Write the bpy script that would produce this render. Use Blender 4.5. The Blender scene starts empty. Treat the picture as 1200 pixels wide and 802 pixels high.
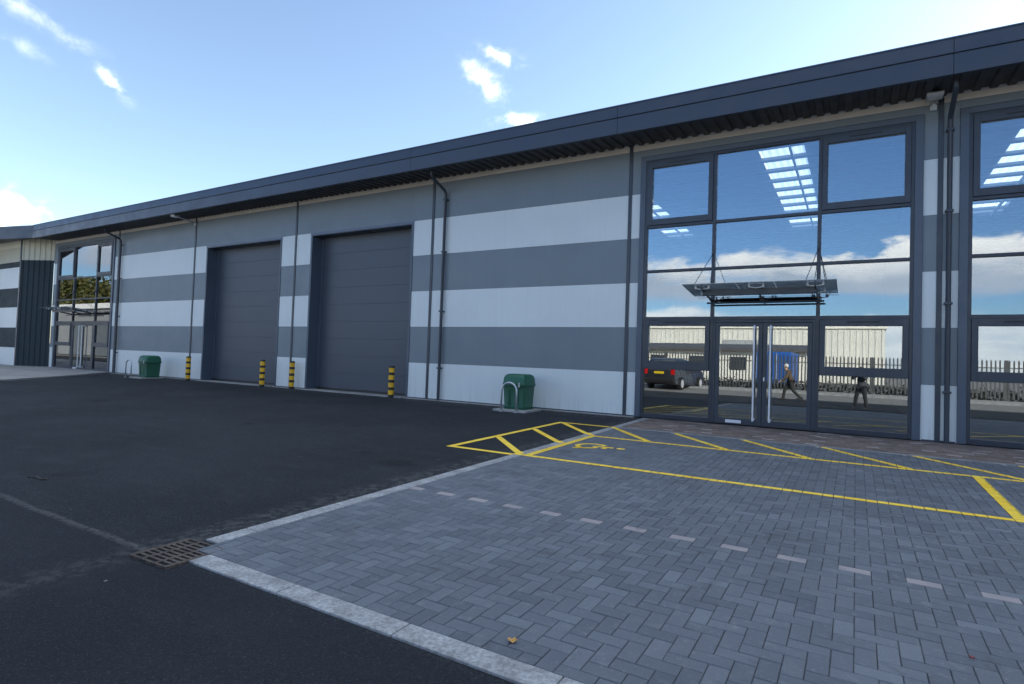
import bpy, bmesh, math, random
from mathutils import Vector, Matrix
random.seed(7)
S = bpy.context.scene
COL = S.collection
R = math.radians
SL = 0.0173                      # fall of the yard away from the building
U = 1.0537                       # height of one cladding stripe

# ------------------------------------------------------------------ helpers
class MB:
    def __init__(s): s.v=[]; s.f=[]; s.m=[]
    def face(s, pts, mi=0):
        n=len(s.v); s.v+= [tuple(p) for p in pts]; s.f.append(tuple(range(n,n+len(pts)))); s.m.append(mi); return s
    def box(s, x0,x1,y0,y1,z0,z1, mi=0, sz=0.0):
        # sz: slope of z with y
        n=len(s.v)
        for z in (z0,z1):
            for (x,y) in ((x0,y0),(x1,y0),(x1,y1),(x0,y1)): s.v.append((x,y,z+sz*y))
        for f in ((3,2,1,0),(4,5,6,7),(0,1,5,4),(1,2,6,5),(2,3,7,6),(3,0,4,7)):
            s.f.append(tuple(n+i for i in f)); s.m.append(mi)
        return s
    def obox(s, c, ax, ay, az, mi=0):
        c=Vector(c);ax=Vector(ax);ay=Vector(ay);az=Vector(az);n=len(s.v)
        for k in (-1,1):
            for i,j in ((-1,-1),(1,-1),(1,1),(-1,1)): s.v.append(tuple(c+ax*i+ay*j+az*k))
        for f in ((3,2,1,0),(4,5,6,7),(0,1,5,4),(1,2,6,5),(2,3,7,6),(3,0,4,7)):
            s.f.append(tuple(n+i for i in f)); s.m.append(mi)
        return s
    def prism(s, poly, fn, a, b, mi=0, mi2=None):
        # poly: 2D points; fn(u,v,t) -> 3D
        n=len(s.v);k=len(poly)
        for t in (a,b):
            for (u,v) in poly: s.v.append(tuple(fn(u,v,t)))
        s.f.append(tuple(n+i for i in range(k))[::-1]); s.m.append(mi)
        s.f.append(tuple(n+k+i for i in range(k))); s.m.append(mi if mi2 is None else mi2)
        for i in range(k):
            j=(i+1)%k; s.f.append((n+i,n+j,n+k+j,n+k+i)); s.m.append(mi)
        return s
    def tube(s, pts, r, seg=10, mi=0, cap=True):
        pts=[Vector(p) for p in pts]; rr=r if isinstance(r,(list,tuple)) else [r]*len(pts)
        n0=len(s.v); up=None
        for i,p in enumerate(pts):
            d=(pts[min(i+1,len(pts)-1)]-pts[max(i-1,0)]).normalized()
            if up is None:
                up=Vector((0,0,1)) if abs(d.z)<.9 else Vector((1,0,0))
            a=d.cross(up).normalized(); b=a.cross(d).normalized(); up=b
            for k in range(seg):
                t=2*math.pi*k/seg; s.v.append(tuple(p+(a*math.cos(t)+b*math.sin(t))*rr[i]))
        for i in range(len(pts)-1):
            for k in range(seg):
                k2=(k+1)%seg; a=n0+i*seg
                s.f.append((a+k,a+k2,a+seg+k2,a+seg+k)); s.m.append(mi)
        if cap:
            s.f.append(tuple(n0+k for k in range(seg))[::-1]); s.m.append(mi)
            e=n0+(len(pts)-1)*seg; s.f.append(tuple(e+k for k in range(seg))); s.m.append(mi)
        return s
    def loft(s, rings, mi=0, cap=True):
        n0=len(s.v);k=len(rings[0])
        for r in rings: s.v+=[tuple(p) for p in r]
        for i in range(len(rings)-1):
            for j in range(k):
                j2=(j+1)%k;a=n0+i*k; s.f.append((a+j,a+j2,a+k+j2,a+k+j)); s.m.append(mi)
        if cap:
            s.f.append(tuple(n0+j for j in range(k))[::-1]); s.m.append(mi)
            e=n0+(len(rings)-1)*k; s.f.append(tuple(e+j for j in range(k))); s.m.append(mi)
        return s
    def build(s, name, mats, parent=None, smooth=False, bevel=0, bseg=2, auto=None):
        me=bpy.data.meshes.new(name); me.from_pydata(s.v,[],s.f)
        if not isinstance(mats,(list,tuple)): mats=[mats]
        for m in mats: me.materials.append(m)
        me.polygons.foreach_set('material_index', s.m)
        bm=bmesh.new(); bm.from_mesh(me); bmesh.ops.recalc_face_normals(bm,faces=bm.faces)
        bm.to_mesh(me); bm.free()
        o=bpy.data.objects.new(name,me); COL.objects.link(o)
        if smooth: me.polygons.foreach_set('use_smooth',[True]*len(me.polygons))
        if auto:
            me.polygons.foreach_set('use_smooth',[True]*len(me.polygons)); me.set_sharp_from_angle(angle=R(auto))
        if bevel:
            b=o.modifiers.new('bevel','BEVEL'); b.width=bevel; b.segments=bseg; b.limit_method='ANGLE'; b.angle_limit=R(40)
        if parent is not None: o.parent=parent
        me.update(); return o

def tag(o,label=None,cat=None,group=None,kind=None):
    if label: o['label']=label
    if cat: o['category']=cat
    if group: o['group']=group
    if kind: o['kind']=kind
    return o
def empty(name, loc=(0,0,0), rz=0, label=None, cat=None, group=None):
    o=bpy.data.objects.new(name,None); COL.objects.link(o); o.location=loc; o.rotation_euler=(0,0,rz); o.empty_display_size=.2
    return tag(o,label,cat,group)
def copy_tree(o,parent=None):
    c=o.copy(); COL.objects.link(c); c.parent=parent
    for ch in [x for x in bpy.data.objects if x.parent==o]: copy_tree(ch,c)
    return c

# ------------------------------------------------------------------ node helpers
class N:
    def __init__(s,nt): s.nt=nt
    def new(s,t,**k):
        n=s.nt.nodes.new(t)
        for a,b in k.items(): setattr(n,a,b)
        return n
    def set(s,sock,v):
        if isinstance(v,bpy.types.NodeSocket): s.nt.links.new(v,sock)
        else: sock.default_value=v
    def m(s,op,a,b=0.0,c=None,clamp=False):
        n=s.new('ShaderNodeMath',operation=op,use_clamp=clamp); s.set(n.inputs[0],a); s.set(n.inputs[1],b)
        if c is not None: s.set(n.inputs[2],c)
        return n.outputs[0]
    def vm(s,op,a,b=(0,0,0)):
        n=s.new('ShaderNodeVectorMath',operation=op); s.set(n.inputs[0],a); s.set(n.inputs[1],b)
        return n.outputs['Value'] if op in('DOT_PRODUCT','LENGTH') else n.outputs[0]
    def noise(s,vec,scale,detail=4,rough=.55,dist=0,out='Fac'):
        n=s.new('ShaderNodeTexNoise'); s.set(n.inputs['Vector'],vec); n.inputs['Scale'].default_value=scale
        n.inputs['Detail'].default_value=detail; n.inputs['Roughness'].default_value=rough; n.inputs['Distortion'].default_value=dist
        return n.outputs[out]
    def ss(s,x,a,b,lo=0.0,hi=1.0):
        n=s.new('ShaderNodeMapRange',interpolation_type='SMOOTHSTEP'); s.set(n.inputs[0],x)
        s.set(n.inputs[1],a); s.set(n.inputs[2],b); s.set(n.inputs[3],lo); s.set(n.inputs[4],hi); return n.outputs[0]
    def mix(s,f,a,b,t='MIX'):
        n=s.new('ShaderNodeMix',data_type='RGBA',blend_type=t); s.set(n.inputs[0],f); s.set(n.inputs[6],a); s.set(n.inputs[7],b); return n.outputs[2]
    def obj(s): return s.new('ShaderNodeTexCoord').outputs['Object']
    def sep(s,v):
        n=s.new('ShaderNodeSeparateXYZ'); s.set(n.inputs[0],v); return n.outputs
    def bump(s,h,st,d=.01):
        n=s.new('ShaderNodeBump'); s.set(n.inputs['Height'],h); n.inputs['Strength'].default_value=st; n.inputs['Distance'].default_value=d; return n.outputs[0]
def c4(c): return (c[0],c[1],c[2],1)

def mat(name,col,rough=.5,metal=0,var=.12,vscale=2.0,fine=0.0,fscale=80,bump=0.0,bscale=60,bdist=.004,spec=.5,dirt=0.0,coat=0,rvar=1.0):#vscale=2.0,fine=0.0,fscale=80,bump=0.0,bscale=60,bdist=.004,spec=.5,dirt=0.0,coat=0):
    m=bpy.data.materials.new(name); m.use_nodes=True; nt=m.node_tree; n=N(nt); p=nt.nodes['Principled BSDF']
    o=n.obj(); a=n.noise(o,vscale,5,.6)
    c=n.mix(n.ss(a,.3,.7),c4([x*(1-var) for x in col]),c4([min(1,x*(1+var)) for x in col]))
    if fine>0:
        b=n.noise(o,fscale,3,.6); c=n.mix(n.ss(b,.35,.65),n.mix(fine,c,(0,0,0,1)),c)
    if dirt>0:
        d=n.noise(n.vm('MULTIPLY',o,(3,3,.35)),2.2,6,.65); c=n.mix(n.m('MULTIPLY',n.ss(d,.5,.75),dirt),c,c4([x*.45+.02 for x in col]))
    nt.links.new(c,p.inputs['Base Color']); p.inputs['Metallic'].default_value=metal
    r=n.ss(n.noise(o,vscale*3,4),.3,.7,max(0,rough-.06*rvar),min(1,rough+.08*rvar)); nt.links.new(r,p.inputs['Roughness'])
    p.inputs['Specular IOR Level'].default_value=spec; p.inputs['Coat Weight'].default_value=coat
    if bump>0: nt.links.new(n.bump(n.noise(o,bscale,4,.6),bump,bdist),p.inputs['Normal'])
    return m

def cladding(name,col,rough=.42,metal=0.0):
    m=mat(name,col,rough,metal,.025,.7,spec=.4); nt=m.node_tree; n=N(nt); p=nt.nodes['Principled BSDF']; o=n.obj()
    xyz=n.sep(o)
    # rain dirt rising a little from the ground and faint vertical runs
    runs=n.noise(n.vm('MULTIPLY',o,(6,6,.25)),1.6,5,.6)
    low=n.ss(xyz[2],0.0,.45,1.0,0.0)
    d=n.m('MULTIPLY',n.ss(runs,.42,.72),n.m('ADD',n.m('MULTIPLY',low,.35),.06))
    old=p.inputs['Base Color'].links[0].from_socket
    nt.links.new(n.mix(d,old,c4([x*.5+.02 for x in col])),p.inputs['Base Color'])
    w=n.noise(n.vm('MULTIPLY',o,(1,1,2.2)),.9,2,.5)
    nt.links.new(n.bump(w,.25,.02),p.inputs['Normal'])
    return m

M={}
M['light']=cladding('pale_silver_cladding',(.665,.71,.70))
M['mid']=cladding('mid_grey_cladding',(.175,.212,.238))
M['cream']=mat('cream_liner',(.60,.56,.50),.6,var=.06)
M['anth']=mat('anthracite_powder_coat',(.035,.046,.063),.38,0,.06,1.5,spec=.5)
M['anth2']=mat('dark_window_frame',(.027,.036,.052),.35,0,.05,1.5,spec=.5)
M['trim']=mat('grey_flashing',(.070,.092,.125),.4,0,.06,1.2)
M['fascia']=cladding('fascia_metal',(.042,.056,.082),.38)
M['capm']=mat('fascia_cap',(.11,.14,.19),.35,0,.05)
M['soffit']=mat('soffit_deck',(.05,.05,.055),.55,0,.1,1)
M['door']=mat('roller_door_panel',(.056,.070,.092),.42,0,.015,.6,rvar=.1)
M['conc']=mat('concrete_edging',(.33,.335,.34),.9,0,.2,5,.35,45,.5,90,.004,dirt=.6,spec=.2)
M['slab']=mat('concrete_slab',(.33,.325,.31),.85,0,.15,1.2,.2,60,.3,60,.003,dirt=.3)
M['galv']=mat('galvanised_steel',(.50,.53,.55),.42,.7,.12,12)
M['steel']=mat('brushed_steel',(.74,.75,.78),.42,.35,.04,6)
M['green']=mat('green_plastic',(.008,.085,.045),.42,0,.1,3,bump=.15,bscale=120,bdist=.001)
M['green2']=mat('green_bin_lid',(.012,.10,.055),.45,0,.1,3)
M['yellow']=mat('bollard_yellow',(.78,.44,.01),.4,0,.1,5,dirt=.3)
M['black']=mat('black_rubber',(.018,.017,.018),.45,0,.1,5)
M['rust']=mat('rusty_iron',(.10,.075,.06),.75,.2,.35,9,.5,70,.5,60,.003)
M['void']=mat('drain_shade_black',(.004,.004,.004),.9,0,0)  # near-black colour stands in for shade down the drain openings
M['white']=mat('white_coat',(.78,.78,.77),.45,0,.04)
M['wall_in']=mat('interior_blockwork',(.16,.165,.165),.8,0,.06)
M['floor_in']=mat('interior_concrete_floor',(.09,.09,.088),.5,0,.1)
M['steelwork']=mat('interior_steelwork',(.25,.27,.30),.6)
M['liner']=mat('white_roof_liner',(.55,.57,.60),.5,0,.03)

# yellow road paint, worn
def paint():
    m=bpy.data.materials.new('worn_yellow_paint'); m.use_nodes=True; nt=m.node_tree; n=N(nt); p=nt.nodes['Principled BSDF']; o=n.obj()
    a=n.noise(o,40,5,.7); b=n.noise(o,3,4,.6)
    c=n.mix(n.ss(b,.35,.7),(.88,.56,.02,1),(.93,.66,.06,1)); c=n.mix(n.ss(a,.30,.52,.40,0),c,(.22,.18,.08,1))
    nt.links.new(c,p.inputs['Base Color']); p.inputs['Roughness'].default_value=.65
    w=n.m('ADD',n.m('MULTIPLY',n.noise(o,90,4,.75),.7),n.m('MULTIPLY',b,.3))
    nt.links.new(n.ss(w,.31,.385),p.inputs['Alpha'])
    nt.links.new(n.bump(a,.3,.002),p.inputs['Normal'])
    return m
M['paint']=paint()

# asphalt
def asphalt():
    m=bpy.data.materials.new('asphalt'); m.use_nodes=True; nt=m.node_tree; n=N(nt); p=nt.nodes['Principled BSDF']; o=n.obj()
    xyz=n.sep(o); x,y=xyz[0],xyz[1]
    big=n.noise(o,.35,6,.6); med=n.noise(n.vm('MULTIPLY',o,(1.0,2.2,1)),1.6,5,.65); fine=n.noise(o,150,3,.7); ag=n.noise(o,330,2,.6)
    base=n.mix(n.ss(big,.35,.65),(.028,.033,.040,1),(.043,.049,.058,1))
    base=n.mix(n.ss(med,.45,.75,0,.5),base,(.062,.068,.076,1))
    v=n.new('ShaderNodeTexVoronoi'); nt.links.new(o,v.inputs['Vector']); v.inputs['Scale'].default_value=95
    vc=n.sep(v.outputs['Color'])[0]
    base=n.mix(n.m('MULTIPLY',n.ss(vc,.55,1),n.ss(v.outputs['Distance'],.55,.25)),base,(.105,.11,.115,1))
    base=n.mix(n.ss(fine,.38,.58,.75,0),base,(.006,.007,.008,1))
    g2=n.noise(o,62,4,.75); base=n.mix(n.ss(g2,.36,.56,.6,0),base,(.012,.013,.015,1)); base=n.mix(n.ss(g2,.60,.72,0,.35),base,(.10,.105,.11,1))
    # oil spots, dust along the wall foot and the edging, faint tyre arcs
    oil=n.noise(o,.9,3,.5); base=n.mix(n.ss(oil,.66,.74,0,.6),base,(.012,.012,.014,1))
    dw=n.m('MULTIPLY',n.ss(y,-1.1,-.1),n.ss(n.noise(o,7,6,.7),.42,.66)); base=n.mix(n.m('MULTIPLY',dw,.55),base,(.16,.155,.145,1))
    dk=n.m('MULTIPLY',n.ss(n.m('ABSOLUTE',n.m('ADD',x,4.35)),.30,.0),n.ss(n.noise(o,11,6,.7),.42,.66)); base=n.mix(n.m('MULTIPLY',dk,.5),base,(.15,.145,.14,1))
    for (cx_,cy_,rr_) in ((-22,-9.5,6.2),(-22.2,-9.3,7.7)):
        rd_=n.vm('LENGTH',n.vm('MULTIPLY',n.vm('SUBTRACT',o,(cx_,cy_,0)),(1,1,0)))
        tm=n.m('MULTIPLY',n.ss(n.m('ABSOLUTE',n.m('SUBTRACT',rd_,rr_)),.13,.05),n.ss(n.noise(o,2.2,5,.7),.42,.62))
        base=n.mix(n.m('MULTIPLY',tm,.10),base,(.10,.10,.10,1))
    # dusty joint between two laid strips, running along X into the gully
    yj=n.m('ADD',y,n.m('MULTIPLY',n.noise(o,1.1,3),.10))
    dj=n.m('ABSOLUTE',n.m('ADD',yj,10.82))
    jm=n.m('MULTIPLY',n.ss(dj,.012,.05,1,0),n.ss(x,-3.7,-4.5))
    jm=n.m('MULTIPLY',jm,n.ss(n.noise(o,22,4,.7),.3,.6))
    base=n.mix(n.m('MULTIPLY',jm,.55),base,(.16,.155,.15,1))
    # newer, darker mat on the camera side of that joint
    near=n.ss(yj,-10.84,-10.80,1,0)
    far=n.ss(y,-17.6,-17.4,0,1)
    base=n.mix(n.m('MULTIPLY',n.m('MULTIPLY',near,far),.35),base,(.018,.020,.027,1))
    # dusty light scuffs
    sc=n.noise(n.vm('MULTIPLY',o,(1,3.5,1)),2.4,7,.75,.6)
    base=n.mix(n.ss(sc,.66,.76,0,.35),base,(.17,.17,.165,1))
    v2=n.new('ShaderNodeTexVoronoi'); nt.links.new(o,v2.inputs['Vector']); v2.inputs['Scale'].default_value=3.2
    base=n.mix(n.m('MULTIPLY',n.ss(v2.outputs['Distance'],.045,.03),n.ss(n.sep(v2.outputs['Color'])[1],.5,.9)),base,(.22,.22,.21,1))
    # far road is paler
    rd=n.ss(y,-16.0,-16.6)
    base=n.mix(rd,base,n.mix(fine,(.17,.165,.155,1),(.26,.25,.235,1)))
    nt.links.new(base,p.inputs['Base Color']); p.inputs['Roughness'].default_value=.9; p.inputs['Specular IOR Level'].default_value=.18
    h=n.m('ADD',n.m('MULTIPLY',v.outputs['Distance'],-.8),n.m('MULTIPLY',fine,1.0))
    nt.links.new(n.bump(n.m('ADD',h,n.m('MULTIPLY',g2,1.5)),.9,.010),p.inputs['Normal'])
    return m
M['asphalt']=asphalt()

def blockmat(name,dark,lite,special,stain=.35):
    m=bpy.data.materials.new(name); m.use_nodes=True; nt=m.node_tree; n=N(nt); p=nt.nodes['Principled BSDF']; o=n.obj()
    at=n.new('ShaderNodeAttribute',attribute_name='tone'); t=at.outputs['Fac']
    c=n.mix(n.m('MINIMUM',t,1.0),dark,lite)
    c=n.mix(n.m('MULTIPLY',n.m('GREATER_THAN',t,1.5),n.ss(n.noise(o,1.7,3),.32,.55,.45,1)),c,special)
    big=n.noise(n.vm('MULTIPLY',o,(1,1.3,1)),.8,6,.7); med=n.noise(o,14,5,.7); fine=n.noise(o,240,3,.7)
    c=n.mix(n.ss(big,.40,.68,0,stain),c,n.mix(.5,c,(.05,.055,.06,1)))
    c=n.mix(n.ss(med,.52,.75,0,.35),c,(.27,.275,.28,1))
    sp_=n.noise(n.vm('ADD',o,(5,2,0)),3.2,7,.75,.5); c=n.mix(n.ss(sp_,.56,.68,0,.45),c,(.065,.068,.072,1)); c=n.mix(n.ss(sp_,.26,.40,.35,0),c,(.27,.27,.27,1))
    ed_=n.noise(o,55,3,.7); c=n.mix(n.ss(ed_,.62,.70,0,.5),c,(.30,.30,.31,1))
    c=n.mix(n.ss(fine,.35,.65,.30,0),c,(.03,.033,.04,1))
    nt.links.new(c,p.inputs['Base Color']); p.inputs['Roughness'].default_value=.85; p.inputs['Specular IOR Level'].default_value=.2
    nt.links.new(n.bump(n.m('ADD',fine,med),.5,.003),p.inputs['Normal'])
    return m
M['pavers']=blockmat('charcoal_block_paving',(.105,.117,.137,1),(.168,.183,.207,1),(.36,.32,.315,1))
M['bricks']=blockmat('brown_brick_strip',(.14,.105,.09,1),(.29,.225,.195,1),(.42,.38,.36,1),.45)
M['bed']=mat('jointing_sand',(.045,.047,.05),.95,0,.3,4,.3,60)

def glassmat(name,fac,tr,gl,wav=.02):
    m=bpy.data.materials.new(name); m.use_nodes=True; nt=m.node_tree; n=N(nt)
    for x in list(nt.nodes):
        if x.type!='OUTPUT_MATERIAL': nt.nodes.remove(x)
    out=nt.nodes['Material Output']; t=n.new('ShaderNodeBsdfTransparent'); t.inputs[0].default_value=c4(tr)
    g=n.new('ShaderNodeBsdfGlossy'); g.inputs['Color'].default_value=c4(gl); g.inputs['Roughness'].default_value=0.0
    fr=n.new('ShaderNodeFresnel'); fr.inputs[0].default_value=1.5
    f=n.m('ADD',n.m('MULTIPLY',fr.outputs[0],1-fac),fac,clamp=True)
    nt.links.new(n.bump(n.noise(n.obj(),1.1,2,.4),wav,.02),g.inputs['Normal'])
    mx=n.new('ShaderNodeMixShader'); nt.links.new(f,mx.inputs[0]); nt.links.new(t.outputs[0],mx.inputs[1]); nt.links.new(g.outputs[0],mx.inputs[2])
    nt.links.new(mx.outputs[0],out.inputs[0]); return m
M['glass']=glassmat('solar_control_glass',.21,(.88,.92,.92),(.88,.92,.95),.012)
def cglass():
    m=glassmat('canopy_glass',.06,(.80,.84,.85),(.9,.95,1.0),.0); nt=m.node_tree; n=N(nt); out=nt.nodes['Material Output']
    old=out.inputs[0].links[0].from_socket; t=n.new('ShaderNodeBsdfTranslucent'); t.inputs[0].default_value=(.42,.46,.48,1)
    mx=n.new('ShaderNodeMixShader'); mx.inputs[0].default_value=.15; nt.links.new(old,mx.inputs[1]); nt.links.new(t.outputs[0],mx.inputs[2]); nt.links.new(mx.outputs[0],out.inputs[0]); return m
M['cglass']=cglass()
def rooflight():
    m=bpy.data.materials.new('translucent_rooflight'); m.use_nodes=True; nt=m.node_tree; n=N(nt)
    for x in list(nt.nodes):
        if x.type!='OUTPUT_MATERIAL': nt.nodes.remove(x)
    t=n.new('ShaderNodeBsdfTranslucent'); t.inputs[0].default_value=(.92,.92,.90,1); q_=n.new('ShaderNodeBsdfTransparent'); q_.inputs[0].default_value=(.95,.95,.93,1)
    mx=n.new('ShaderNodeMixShader'); mx.inputs[0].default_value=.55; nt.links.new(t.outputs[0],mx.inputs[1]); nt.links.new(q_.outputs[0],mx.inputs[2]); nt.links.new(mx.outputs[0],nt.nodes['Material Output'].inputs[0]); return m
M['roofl']=rooflight()

# ------------------------------------------------------------------ world sky
SUN_AZ=38.0; SUN_EL=26.5         # azimuth to the right of +Y (the building's back), degrees
def dirv(az,el):
    a,e=R(az),R(el); return Vector((math.sin(a)*math.cos(e),math.cos(a)*math.cos(e),math.sin(e)))
w=bpy.data.worlds.new('World'); S.world=w; w.use_nodes=True; nt=w.node_tree; n=N(nt)
bg=nt.nodes['Background']
sky=n.new('ShaderNodeTexSky',sky_type='NISHITA'); sky.sun_disc=False; sky.sun_elevation=R(SUN_EL); sky.sun_rotation=R(SUN_AZ)
sky.altitude=0; sky.air_density=1.0; sky.dust_density=.45; sky.ozone_density=2.2
gen=n.new('ShaderNodeTexCoord').outputs['Generated']; D=n.vm('NORMALIZE',gen); xyz=n.sep(D)
el=n.m('MULTIPLY',n.m('ARCSINE',xyz[2]),180/math.pi)
az=n.m('MULTIPLY',n.m('ARCTAN2',xyz[0],n.m('MULTIPLY',xyz[1],-1)),180/math.pi)   # 0 = straight away from the facade
hs=n.new('ShaderNodeHueSaturation'); hs.inputs['Saturation'].default_value=.98; nt.links.new(sky.outputs[0],hs.inputs['Color'])
col=hs.outputs[0]
col=n.mix(n.ss(xyz[1],.25,-.35),n.mix(1.0,col,(1.10,1.05,1.0,1),'MULTIPLY'),n.mix(1.0,col,(.48,.62,.80,1),'MULTIPLY'))
q=n.vm('MULTIPLY',D,(1,1,2.4))
nz1=n.noise(q,7,7,.58,.2); nz2=n.noise(n.vm('ADD',q,(3.1,1.7,.4)),4.2,7,.6,.3); nz3=n.noise(n.vm('MULTIPLY',D,(1,1,5)),5.0,6,.6)
back=n.ss(xyz[1],.15,-.15)
# cumulus bank: bumpy top about 10 degrees up, grey flat base
top=n.m('ADD',7.4,n.m('MULTIPLY',nz1,6.0))
bank=n.m('MULTIPLY',n.ss(n.m('SUBTRACT',top,el),-.15,.45),n.ss(n.m('ADD',el,n.m('MULTIPLY',nz3,3.0)),7.3,8.6))
bank=n.m('MULTIPLY',bank,n.ss(nz2,.36,.50))
shade=n.ss(n.m('SUBTRACT',top,el),.4,3.0)
ccol=n.mix(shade,(8.2,8.0,7.8,1),(3.3,3.9,4.8,1))
ccol=n.mix(n.ss(nz1,.35,.65,.35,0),ccol,(4.5,5.0,5.8,1))
# lower bank near the horizon
bank2=n.m('MULTIPLY',n.ss(n.m('SUBTRACT',n.m('ADD',2.2,n.m('MULTIPLY',nz2,6.0)),el),0,1.0),.85)
c2=n.mix(n.ss(nz3,.35,.65),(4.6,5.2,6.0,1),(7.6,7.6,7.6,1))
col=n.mix(n.m('MULTIPLY',bank2,back),col,c2)
col=n.mix(n.m('MULTIPLY',bank,back),col,ccol)
# unseen high cloud, added overhead and behind the viewer: gives the shaded front its neutral light
hc=n.m('MULTIPLY',n.ss(nz2,.43,.58),n.ss(n.m('ADD',el,n.m('MULTIPLY',nz1,14)),48,60))
col=n.mix(hc,col,n.mix(nz3,(6.9,7.6,8.2,1),(9.8,10.6,11.0,1)))
# a few wisps over the roof
wn=n.noise(n.vm('MULTIPLY',D,(1,1,1.3)),26,6,.62,.4); wn2=n.noise(D,75,4,.6,.2)
wt=n.m('ADD',n.m('MULTIPLY',wn,.75),n.m('MULTIPLY',wn2,.25))
def wisp(az_,el_,a,b,rot,amp):
    c=dirv(az_,el_); r=Vector((math.cos(R(az_)),-math.sin(R(az_)),0)); u=c.cross(r)*-1
    if u.z<0: u=-u
    e1=(r*math.cos(R(rot))+u*math.sin(R(rot))); e2=(-r*math.sin(R(rot))+u*math.cos(R(rot)))
    p=n.vm('SUBTRACT',D,tuple(c))
    A=n.m('DIVIDE',n.vm('DOT_PRODUCT',p,tuple(e1)),math.sin(R(a))); B=n.m('DIVIDE',n.vm('DOT_PRODUCT',p,tuple(e2)),math.sin(R(b)))
    r2=n.m('ADD',n.m('MULTIPLY',A,A),n.m('MULTIPLY',B,B))
    g=n.m('EXPONENT',n.m('MULTIPLY',r2,-1.0))
    return n.m('MULTIPLY',n.m('MULTIPLY',g,n.ss(n.m('ADD',wt,n.m('MULTIPLY',g,.20)),.48,1.0)),amp)
ws=[wisp(-34.6,25.8,2.6,1.0,-38,1.15),wisp(-30.6,22.4,2.4,.9,-5,1.4),wisp(-33.0,27.9,1.7,.6,-14,1.3),wisp(-35.8,27.0,1.6,.9,-20,.6),
    wisp(-66.5,20.5,1.3,.55,-42,1.0),wisp(-71.8,23.6,2.4,.7,-18,.42),wisp(-69,22.6,1.7,.6,-10,.25),wisp(-73.2,9.7,2.6,1.35,0,3.0),wisp(-72,21.3,1.6,.6,-15,.25),wisp(-68,9.3,2.0,.7,0,.3)]
t=ws[0]
for x in ws[1:]: t=n.m('MAXIMUM',t,x)
t=n.m('MINIMUM',t,.95)
col=n.mix(t,col,(10.5,10.4,10.6,1))
nt.links.new(col,bg.inputs[0]); bg.inputs[1].default_value=.15

sun=bpy.data.lights.new('sun','SUN'); sun.energy=4.2; sun.angle=R(.5); sun.color=(1,.93,.82)
so=bpy.data.objects.new('sun',sun); COL.objects.link(so); so.rotation_euler=(-dirv(SUN_AZ,SUN_EL)).to_track_quat('-Z','Y').to_euler()

# ------------------------------------------------------------------ ground
def gz(y):
    if y>0: return 0.0
    if y>-13.5: return SL*y
    if y>-19.8: return SL*-13.5+(-13.5-y)/6.3*(.2136)
    return -.02
g=MB(); ys=[900,300,60,25,0,-2,-4,-6,-8,-10,-13.5,-16,-19.8,-40,-120,-900]; xs=[-900,-200,-80,-40,-20,-10,0,10,20,60,200,900]
idx={}
for i,y in enumerate(ys):
    for j,x in enumerate(xs): idx[i,j]=len(g.v); g.v.append((x,y,gz(y)))
for i in range(len(ys)-1):
    for j in range(len(xs)-1): g.f.append((idx[i,j],idx[i+1,j],idx[i+1,j+1],idx[i,j+1])); g.m.append(0)
tag(g.build('asphalt_ground',M['asphalt']),kind='structure')

# block paving -----------------------------------------------------
PX0,PX1,PY0,PY1=-4.04,8.0,-10.68,-2.14
TOP=.012
def clip(poly,x0,x1,y0,y1):
    for (ax,lim,sgn) in ((0,x0,1),(0,x1,-1),(1,y0,1),(1,y1,-1)):
        out=[]
        for i in range(len(poly)):
            a,b=poly[i],poly[(i+1)%len(poly)]
            da,db=(a[ax]-lim)*sgn,(b[ax]-lim)*sgn
            if da>=0: out.append(a)
            if (da>=0)!=(db>=0):
                t=da/(da-db); out.append((a[0]+(b[0]-a[0])*t,a[1]+(b[1]-a[1])*t))
        poly=out
        if not poly: return []
    return poly
class Blocks:
    def __init__(s): s.v=[];s.f=[];s.t=[];s.rects=[]
    def add(s,x0,x1,y0,y1,tone,gap=.0018,ch=.0035):
        x0+=gap+random.uniform(-.0006,.0008);x1-=gap+random.uniform(-.0006,.0008);y0+=gap+random.uniform(-.0006,.0008);y1-=gap+random.uniform(-.0006,.0008)
        if x1-x0<.012 or y1-y0<.012: return
        dz=random.gauss(0,.0006); tx=random.gauss(0,.004); ty=random.gauss(0,.004)
        cx,cy=(x0+x1)/2,(y0+y1)/2; n0=len(s.v)
        def z(x,y,b): return gz(y)+TOP+b+dz+tx*(x-cx)+ty*(y-cy)
        c=ch
        for (e,b) in ((c,0),(0,-.003),(0,-.012)):
            for (x,y) in ((x0+e,y0+e),(x1-e,y0+e),(x1-e,y1-e),(x0+e,y1-e)): s.v.append((x,y,z(x,y,b)))
        s.f.append((n0,n0+1,n0+2,n0+3)); s.t.append(tone)
        for k in (0,4):
            for i in range(4):
                j=(i+1)%4; s.f.append((n0+k+4+i,n0+k+4+j,n0+k+j,n0+k+i)); s.t.append(tone)
        s.rects.append((x0+c*.5,x1-c*.5,y0+c*.5,y1-c*.5))
    def build(s,name,m):
        me=bpy.data.meshes.new(name); me.from_pydata(s.v,[],s.f); me.materials.append(m)
        a=me.attributes.new('tone','FLOAT','FACE'); a.data.foreach_set('value',s.t)
        o=bpy.data.objects.new(name,me); COL.objects.link(o); return o
B=Blocks(); P=.1
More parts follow.
